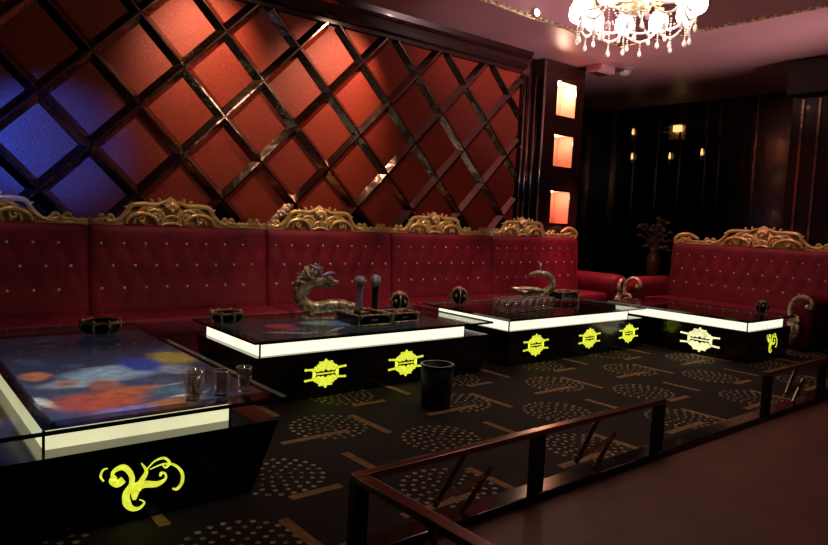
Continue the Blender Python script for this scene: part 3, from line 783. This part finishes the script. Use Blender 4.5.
def globe(label, loc, s=1.0):
    t = thing('round_candle_jar', label, 'jar', (loc[0], loc[1], ZG), 'round black and gold jars')
    bm = new(); lathe(bm, [(.055*s, 0), (.06*s, .01), (.095*s, .05), (.108*s, .10), (.098*s, .145*s), (.07*s, .18*s), (.04*s, .19*s)], seg=18); obj('body', bm, M['black'], t, smooth=True)
    bm = new()
    for k in range(6):
        a = 2*PI*k/6
        tube(bm, [V(math.cos(a)*q, math.sin(a)*q, h) for q, h in ((.062*s, .008), (.100*s, .05), (.113*s, .10), (.102*s, .147*s), (.074*s, .182*s))], .008*s, 5, 3)
        a += PI/6; ball(bm, (math.cos(a)*.105*s, math.sin(a)*.105*s, .10), .022*s, 1, (1, 1, 1.3))
    lathe(bm, [(.075*s, .175*s), (.078*s, .19*s), (.05*s, .20*s), (.02*s, .215*s), (.001, .22*s)], seg=14)
    obj('gilt_overlay', bm, M['old_gold'], t, smooth=True, label='gilded ribs and lid'); return t
globe('round black and gold jar beside the microphones', (4.80, 6.08))
globe('round black and gold jar on the left edge of the third table', (5.93, 6.28))
globe('round black and gold jar on the right-hand crosswise table', (9.50, 4.00), .8)

def tissue(label, x0, x1, y0, y1, h=.115):
    t = thing('ornate_tissue_box', label, 'box', ((x0+x1)/2, (y0+y1)/2, ZG), 'ornate black and gold boxes')
    a, b = (x1-x0)/2, (y1-y0)/2
    bm = new(); box(bm, -a+.008, a-.008, -b+.008, b-.008, 0, h-.005, bev=.01); obj('box_body', bm, M['black'], t)
    bm = new()
    for z in (.010, h-.008):
        tube(bm, [(-a, -b, z), (a, -b, z), (a, b, z), (-a, b, z), (-a, -b, z)], .0095, 6)
    for (u, v) in ((-a, -b), (a, -b), (a, b), (-a, b)): tube(bm, [(u, v, .002), (u*1.02, v*1.02, h*.5), (u, v, h)], [.014, .008, .014], 6, 3)
    for s_ in (-1, 1):
        for v in (-b, b): tube(bm, [(s_*a*.9, v, h*.5), (s_*a*.8, v, h*.82), (s_*a*.5, v, h*.88)], [.004, .010, .004], 5, 3)
    ball(bm, (0, 0, h-.004), .03, 1, (2.2, 1.2, .35))
    obj('gilt_trim', bm, M['old_gold'], t, smooth=True)
    bm = new(); ws = [.014, .008, .014, .010]; u = -.035
    for i, w_ in enumerate(ws):
        box(bm, u, u+w_, -b+.002, -b+.0085, h*.42, h*.60); u += w_+.008
    obj('pale_lettering', bm, M['label'], t); return t
tissue('wider black and gold box in front of the two microphones', 3.64, 4.03, 5.22, 5.62)
tissue('smaller black and gold box right of the microphones', 4.09, 4.42, 5.27, 5.52, .105)
tissue('black and gold box on the back of the third table, right of the gilded swan', 7.60, 7.98, 5.92, 6.18, .125)

def microphone(label, loc, mat, h=.36):
    _l = lathe
    def lathe_w(bm, prof, c=(0, 0, 0), seg=20): _l(bm, [(a*1.3, b) for a, b in prof], c, seg)
    t = thing('microphone', label, 'microphone', loc, 'microphones standing upright')
    bm = new(); lathe_w(bm, [(.020, 0), (.026, .01), (.027, h*.12), (.024, h*.30), (.026, h*.62), (.031, h*.70)], seg=14); obj('handle', bm, mat, t, smooth=True)
    bm = new(); lathe_w(bm, [(.033, h*.70), (.036, h*.715), (.036, h*.745), (.033, h*.76)], seg=14); obj('ring', bm, M['chrome'], t)
    bm = new(); lathe_w(bm, [(.032, h*.758), (.042, h*.80), (.045, h*.87), (.038, h*.95), (.022, h*.99), (.001, h)], seg=16); obj('grille_head', bm, M['grille'], t, smooth=True)
    bm = new(); lathe_w(bm, [(.045, -.0), (.045, .012), (.0275, .018), (.0275, .10*h)], seg=14); obj('stand_ring', bm, M['chrome'], t)
    return t
microphone('left microphone with a purple-silver handle, standing upright on the box', (3.83, 5.50, ZG+.115), M['purple'], .35)
microphone('right microphone with a black handle, standing upright behind the box', (4.14, 5.66, ZG), M['blackmatte'], .46)

# gilded dragon
def dragon(loc):
    t = thing('dragon_figurine', 'gilded dragon figurine with spread crest, on the second table left of the microphones', 'figurine', loc)
    bm = new()
    # body lies to the right, neck rises at the left, head looks right
    tube(bm, [(.30, .0, .10), (.22, 0, .13), (.08, .0, .12), (-.05, 0, .10), (-.16, 0, .13), (-.23, 0, .22), (-.20, 0, .31), (-.11, 0, .37), (-.02, 0, .39)],
         [.045, .065, .075, .07, .07, .07, .065, .06, .065], 10, 6)
    tube(bm, [(-.06, 0, .40), (.03, 0, .40), (.10, 0, .37), (.16, 0, .375)], [.06, .055, .035, .018], 8, 4)     # muzzle
    tube(bm, [(-.02, 0, .36), (.05, 0, .335), (.11, 0, .325)], [.04, .028, .012], 8, 4)                          # jaw
    for (x, y) in ((-.12, .05), (-.12, -.05), (.22, .05), (.22, -.05)):
        tube(bm, [(x, y, .10), (x+.02, y*1.2, .07), (x-.01, y*1.2, .045), (x+.03, y*1.2, .038)], [.032, .026, .018, .02], 7, 3)
    tube(bm, [(.28, 0, .12), (.33, 0, .13), (.33, 0, .07), (.30, 0, .045)], [.04, .035, .025, .02], 7, 4)
    for i in range(10):
        f = i/9; p = V(-.06-.17*math.sin(f*2.2), 0, .10+.30*f)
        ball(bm, p+V(-.045, (i % 2-.5)*.05, .0), .026, 1, (1.1, .7, 1))
    obj('dragon_body', bm, M['old_gold'], t, smooth=True)
    bm = new()
    random.seed(3)
    for i in range(34):
        a = 1.0+i*.10; l = random.uniform(.12, .21); c = V(-.10, random.uniform(-.04, .04), .36)
        d = V(math.cos(a), 0, math.sin(a)); e = V(0, random.uniform(-.03, .03), 0)
        tube(bm, [c+d*.03, c+d*l*.7+e, c+d*l+e+V(.02, 0, .01)], [.024, .019, .003], 5, 3)
    for i in range(9):
        p = V(-.25+.012*i if i < 4 else -.21+.01*i, 0, .14+.028*i)
        tube(bm, [p, p+V(-.035, 0, .015), p+V(-.05, 0, .035)], [.02, .012, .003], 5, 2)
    obj('mane', bm, M['old_gold'], t, smooth=True)
    for y in (-.03, .03):
        bm = new(); tube(bm, [(-.02, y, .43), (-.06, y*1.6, .50), (-.14, y*2, .55)], [.024, .018, .004], 6, 4)
        tube(bm, [(-.06, y*1.6, .49), (-.02, y*2.2, .53)], [.016, .004], 6); tube(bm, [(-.01, y, .42), (.06, y*1.8, .46), (.12, y*2, .47)], [.020, .014, .004], 6, 3); obj('horn', bm, M['purple'], t, smooth=True)
    bm = new(); box(bm, -.22, .36, -.09, .09, 0, .022, bev=.008); obj('plinth', bm, M['old_gold'], t); return t
d = dragon((3.62, 5.86, ZG)); d.rotation_euler = (0, 0, -.42) 
# gilded swan with a crystal finial
def swan(loc, rz):
    t = thing('swan_figurine', 'gilded swan-necked figurine with a crystal drop above its head, on the third table', 'figurine', loc, rz=rz)
    bm = new()
    tube(bm, [(-.36, 0, .17), (-.28, 0, .15), (-.16, 0, .10), (0, 0, .11), (.10, 0, .13), (.18, 0, .20), (.19, 0, .30), (.12, 0, .37), (.02, 0, .385)],
         [.012, .035, .05, .065, .06, .05, .045, .042, .045], 10, 6)
    tube(bm, [(.03, 0, .39), (-.06, 0, .385), (-.14, 0, .35)], [.048, .035, .010], 8, 4)
    for y in (-.05, .05):
        tube(bm, [(.05, y, .11), (.05, y*1.2, .04), (.08, y*1.2, .036)], [.035, .02, .02], 7, 3)
        tube(bm, [(-.15, y, .10), (-.17, y*1.2, .04), (-.14, y*1.2, .036)], [.03, .02, .02], 7, 3)
        for k in range(4): tube(bm, [(.08-.06*k, y*.9, .14), (-.02-.06*k, y*1.8, .17), (-.12-.06*k, y*1.6, .15)], [.02, .022, .004], 6, 3)
    obj('swan_body', bm, M['old_gold'], t, smooth=True)
    bm = new(); tube(bm, [(.02, 0, .42), (.02, 0, .47)], .006, 6); ball(bm, (.02, 0, .50), .026, 1, (.8, .8, 1.5)); obj('crystal_finial', bm, M['bead'], t, smooth=False, label='clear crystal drop')
    bm = new(); box(bm, -.20, .14, -.09, .09, 0, .02, bev=.006); obj('plinth', bm, M['old_gold'], t); return t
swan((7.18, 6.02, ZG), -.75)

# tumblers
def tumbler(label, loc, group, r=.046, h=.145):
    t = thing('glass_tumbler', label, 'glass', (loc[0], loc[1], ZG), group)
    bm = new(); lathe(bm, [(r*.80, 0), (r*.86, .004), (r, h), (r*.93, h), (r*.80, .022), (.0005, .022)], seg=20); obj('tumbler_wall', bm, M['tumbler'], t, smooth=True)
    bm = new(); pts = [(r*.965*math.cos(2*PI*k/20), r*.965*math.sin(2*PI*k/20), h) for k in range(21)]; tube(bm, pts, .0022, 5); obj('rim', bm, M['bead'], t, smooth=True)
    bm = new(); lathe(bm, [(r*.76, .003), (r*.79, .010), (r*.77, .020)], seg=16); obj('thick_base', bm, M['bead'], t, smooth=True); return t
near = [((1.385, 3.56), 'clear tumbler at the left end of the row on the nearest table'), ((1.45, 3.68), 'clear tumbler behind the leftmost one on the nearest table'),
        ((1.56, 3.59), 'clear tumbler in the middle of the row on the nearest table'), ((1.71, 3.61), 'clear tumbler at the right end of the row on the nearest table')]
g0 = None
for p, lb in near:
    if g0 is None: g0 = tumbler(lb, p, 'clear tumblers on the nearest table')
    else: dup(g0, (p[0], p[1], ZG), lb)
row = ['front', 'second', 'third']
g1 = None
ords = ['first', 'second', 'third', 'fourth', 'fifth', 'sixth', 'seventh']
for j in range(3):
    for i in range(7 if j < 2 else 4):
        lb = 'clear tumbler, %s from the left in the %s row on the third table' % (ords[i], row[j])
        p = (5.80+.155*i+.06*j, 5.30+.15*j+.02*i, ZG)
        if g1 is None: g1 = tumbler(lb, p, 'clear tumblers crowded on the third table'); g1.location = p
        else: dup(g1, p, lb)

# waste bin
t = thing('waste_bin', 'round black waste bin on the carpet in front of the second table', 'bin', (3.86, 4.22, 0))
bm = new(); lathe(bm, [(.125, 0), (.14, .36), (.128, .36), (.115, .02), (.0005, .02)], seg=24); obj('bucket', bm, M['blackmatte'], t, smooth=True)
bm = new(); lathe(bm, [(.128, .355), (.146, .355), (.148, .372), (.128, .372), (.128, .355)], seg=24, cap=False); obj('bin_rim', bm, M['black'], t, smooth=True)
t.location = (3.78, 4.22, 0)

# ================================================================ CHANDELIER
CH = V(5.29, 3.52, 3.50)
t = thing('crystal_chandelier', 'glowing crystal chandelier with gilded arms and hanging drops', 'chandelier', tuple(CH))
ctop = ZC+.5-CH.z
bm = new(); tube(bm, [(0, 0, .1), (0, 0, ctop-.04)], .012, 8); obj('hanging_rod', bm, M['gold'], t)
bm = new(); lathe(bm, [(.04, ctop-.08), (.12, ctop-.03), (.13, ctop)], seg=20); obj('ceiling_rose', bm, M['gold'], t, smooth=True)
bm = new(); lathe(bm, [(.001, -.02), (.05, -.015), (.10, .0), (.125, .03), (.11, .06), (.05, .09), (.035, .16), (.06, .22), (.03, .30), (.02, .40), (.05, .46), (.02, .52)], seg=24)
obj('central_bowl', bm, M['old_gold'], t, smooth=True)
NA = 10
armp = [(.05, .14), (.16, .05), (.30, .10), (.42, .22), (.48, .20), (.46, .12)]
heads = []
def arm_set(n, rad, z, ph):
    for k in range(n):
        a = 2*PI*k/n+ph; c, s = math.cos(a), math.sin(a)
        bm = new(); tube(bm, [(c*r_*rad/.46, s*r_*rad/.46, z+h) for r_, h in armp], [.012, .011, .010, .010, .012], 8, 5)
        A = obj('arm', bm, M['gold'], t, smooth=True)
        bm = new(); lathe(bm, [(.012, .13), (.045, .115), (.035, .10), (.022, .09)], (c*rad, s*rad, z), 14); obj('drip_cup', bm, M['gold'], A, smooth=True)
        bm = new(); lathe(bm, [(.02, .095), (.055, .08), (.082, .03), (.088, -.03), (.075, -.07), (.045, -.095), (.001, -.10)], (c*rad, s*rad, z), 18)
        obj('opal_shade', bm, M['shade'], A, smooth=True, label='glowing frosted glass shade')
        heads.append((c*rad, s*rad, z))
arm_set(NA, .50, .05, .15)
arm_set(5, .28, .22, .5)
def drop_bm(bm, p, L, s=1.0):
    n = int(L/.022)
    for i in range(n): ball(bm, (p[0], p[1], p[2]-.011-.022*i), .0075*s, 1)
    z = p[2]-.022*n
    lathe(bm, [(.001, 0), (.009*s, -.012), (.018*s, -.045), (.013*s, -.062), (.001, -.072)], (p[0], p[1], z), 8)
random.seed(11)
for k in range(NA):
    a = 2*PI*k/NA+.15; a2 = 2*PI*(k+1)/NA+.15; c, s = math.cos(a), math.sin(a)
    bm = new(); drop_bm(bm, (c*.50, s*.50, -.045), .10+.04*(k % 2), 1.2); obj('crystal_drop', bm, M['bead'], t, smooth=False)
    bm = new(); drop_bm(bm, (c*.30, s*.30, -.06), .10+.05*(k % 3), 1.1); obj('crystal_drop', bm, M['bead'], t, smooth=False)
    p = V(c*.50, s*.50, -.03); q = V(math.cos(a2)*.50, math.sin(a2)*.50, -.03); bm = new()
    for i in range(17):
        f = i/16; m = p.lerp(q, f); m.z -= .10*4*f*(1-f); ball(bm, m, .013, 1)
        m = p.lerp(q, f); m.z -= -.03+.05*4*f*(1-f); ball(bm, m, .013, 1)
    obj('bead_swag', bm, M['bead'], t)
    m = p.lerp(q, .5); bm = new(); drop_bm(bm, (m.x, m.y, m.z-.105), .07, 1.1); obj('crystal_drop', bm, M['bead'], t)
    bm = new(); p = V(c*.50, s*.50, .0); q = V(c*.10, s*.10, .0)
    for i in range(15):
        f = i/14; m = p.lerp(q, f); m.z -= .12*4*f*(1-f); ball(bm, m, .0095, 1)
    obj('bead_swag', bm, M['bead'], t)
bm = new(); drop_bm(bm, (0, 0, -.02), .17, 1.3); obj('crystal_drop', bm, M['bead'], t)

# small fixtures
t = thing('ceiling_speaker', 'round grey domed speaker on the ceiling near the niches', 'speaker', (10.46, 7.09, ZC))
bm = new(); lathe(bm, [(.001, -.13), (.06, -.12), (.10, -.08), (.12, -.0)], seg=24); obj('grille', bm, M['grille'], t, smooth=True)
bm = new(); lathe(bm, [(.125, 0), (.125, -.02), (.155, -.02), (.16, 0)], seg=24); obj('ring', bm, M['ceiling'], t)
t = thing('ceiling_vent', 'pinkish rectangular ceiling vent beside the round speaker', 'vent', (10.05, 7.35, ZC))
bm = new(); box(bm, -.20, .20, -.20, .13, -.12, 0, bev=.01); obj('vent_frame', bm, M['ceiling'], t)
for i in range(4):
    bm = new(); box(bm, -.18, .18, -.085+.05*i, -.065+.05*i, -.13, -.1205); obj('slat', bm, M['wood'], t)
t = thing('fascia_spotlight', 'small bright spotlight on the raised ceiling edge left of the chandelier', 'spotlight', (7.12, TY1, 4.475))
bm = new(); lathe(bm, [(.05, 0), (.06, .03), (.05, .05), (.045, .05), (.04, .02), (.001, .02)], seg=18)
bmesh.ops.rotate(bm, verts=bm.verts, cent=(0, 0, 0), matrix=Matrix.Rotation(PI/2, 3, 'X')); obj('housing', bm, M['chrome'], t, smooth=True)
bm = new(); lathe(bm, [(.044, .022), (.044, .06), (.03, .075), (.001, .08)], seg=18)
bmesh.ops.rotate(bm, verts=bm.verts, cent=(0, 0, 0), matrix=Matrix.Rotation(PI/2, 3, 'X')); obj('lens', bm, M['bulb'], t, smooth=True)

# amber reflections on the far wall, imitated by glowing lamp-shaped pieces
def amber_glint(label, y, z, kind):
    t = thing('wall_glint', label, 'reflection', (XR, y, z), 'amber reflections built as glowing pieces on the far dark wall')
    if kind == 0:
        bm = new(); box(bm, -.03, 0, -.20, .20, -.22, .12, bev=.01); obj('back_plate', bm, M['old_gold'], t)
        bm = new(); box(bm, -.10, -.031, -.11, .07, -.05, .09, bev=.01); obj('glint_block', bm, M['amber'], t)
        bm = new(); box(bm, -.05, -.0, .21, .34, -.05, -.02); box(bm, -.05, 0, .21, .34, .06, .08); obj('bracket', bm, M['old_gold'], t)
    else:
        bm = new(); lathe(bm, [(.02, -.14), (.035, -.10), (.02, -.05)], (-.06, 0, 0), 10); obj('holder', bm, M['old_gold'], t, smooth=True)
        bm = new(); lathe(bm, [(.018, -.05), (.026, .0), (.012, .08), (.001, .1)], (-.06, 0, 0), 10); obj('glint_drop', bm, M['amber'], t, smooth=True)
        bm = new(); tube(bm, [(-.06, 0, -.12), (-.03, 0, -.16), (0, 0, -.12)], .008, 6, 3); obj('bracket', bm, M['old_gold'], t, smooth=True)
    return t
amber_glint('square amber reflection built as a glowing block on a gilded plate, far dark wall', 8.02, 3.84, 0)
for y, z, lb in ((8.14, 3.25, 'small amber reflection built as a glowing piece just below the square one'), (9.10, 3.28, 'lower small glowing reflection piece near the niche pillar on the far wall'),
                 (9.12, 3.85, 'upper small glowing reflection piece near the niche pillar on the far wall'), (7.40, 3.30, 'small glowing reflection piece right of the square one')):
    amber_glint(lb, y, z, 1)

# flowers in a vase between the sofas
t = thing('flower_vase', 'brown vase of dusky flowers in the dark corner behind the sofas', 'vase', (11.6, 6.95, 0))
bm = new(); lathe(bm, [(.18, 0), (.18, .03), (.05, .08), (.05, .62), (.17, .66), (.17, .70)], seg=20); obj('pedestal', bm, M['wood'], t)
bm = new(); lathe(bm, [(.08, .70), (.10, .74), (.13, .95), (.12, 1.10), (.07, 1.2), (.10, 1.26), (.09, 1.26), (.06, 1.2)], seg=20); obj('vase_body', bm, M['vase'], t, smooth=True)
bm = new(); random.seed(5)
for i in range(44):
    a = random.uniform(0, 2*PI); r_ = random.uniform(.02, .34); h = random.uniform(1.34, 1.90)-.3*r_
    tube(bm, [(0, 0, 1.18), (math.cos(a)*r_*.4, math.sin(a)*r_*.4, 1.18+(h-1.18)*.6), (math.cos(a)*r_, math.sin(a)*r_, h)], .005, 4, 3)
    for k in range(6):
        b = 2*PI*k/6; rot = Matrix.Rotation(b, 3, 'Z') @ Matrix.Rotation(.7, 3, 'Y')
        ball(bm, V(math.cos(a)*r_, math.sin(a)*r_, h)+rot @ V(.035, 0, 0), .036, 1, (1.3, .7, .25), rot)
obj('flowers', bm, M['plant'], t, smooth=True)
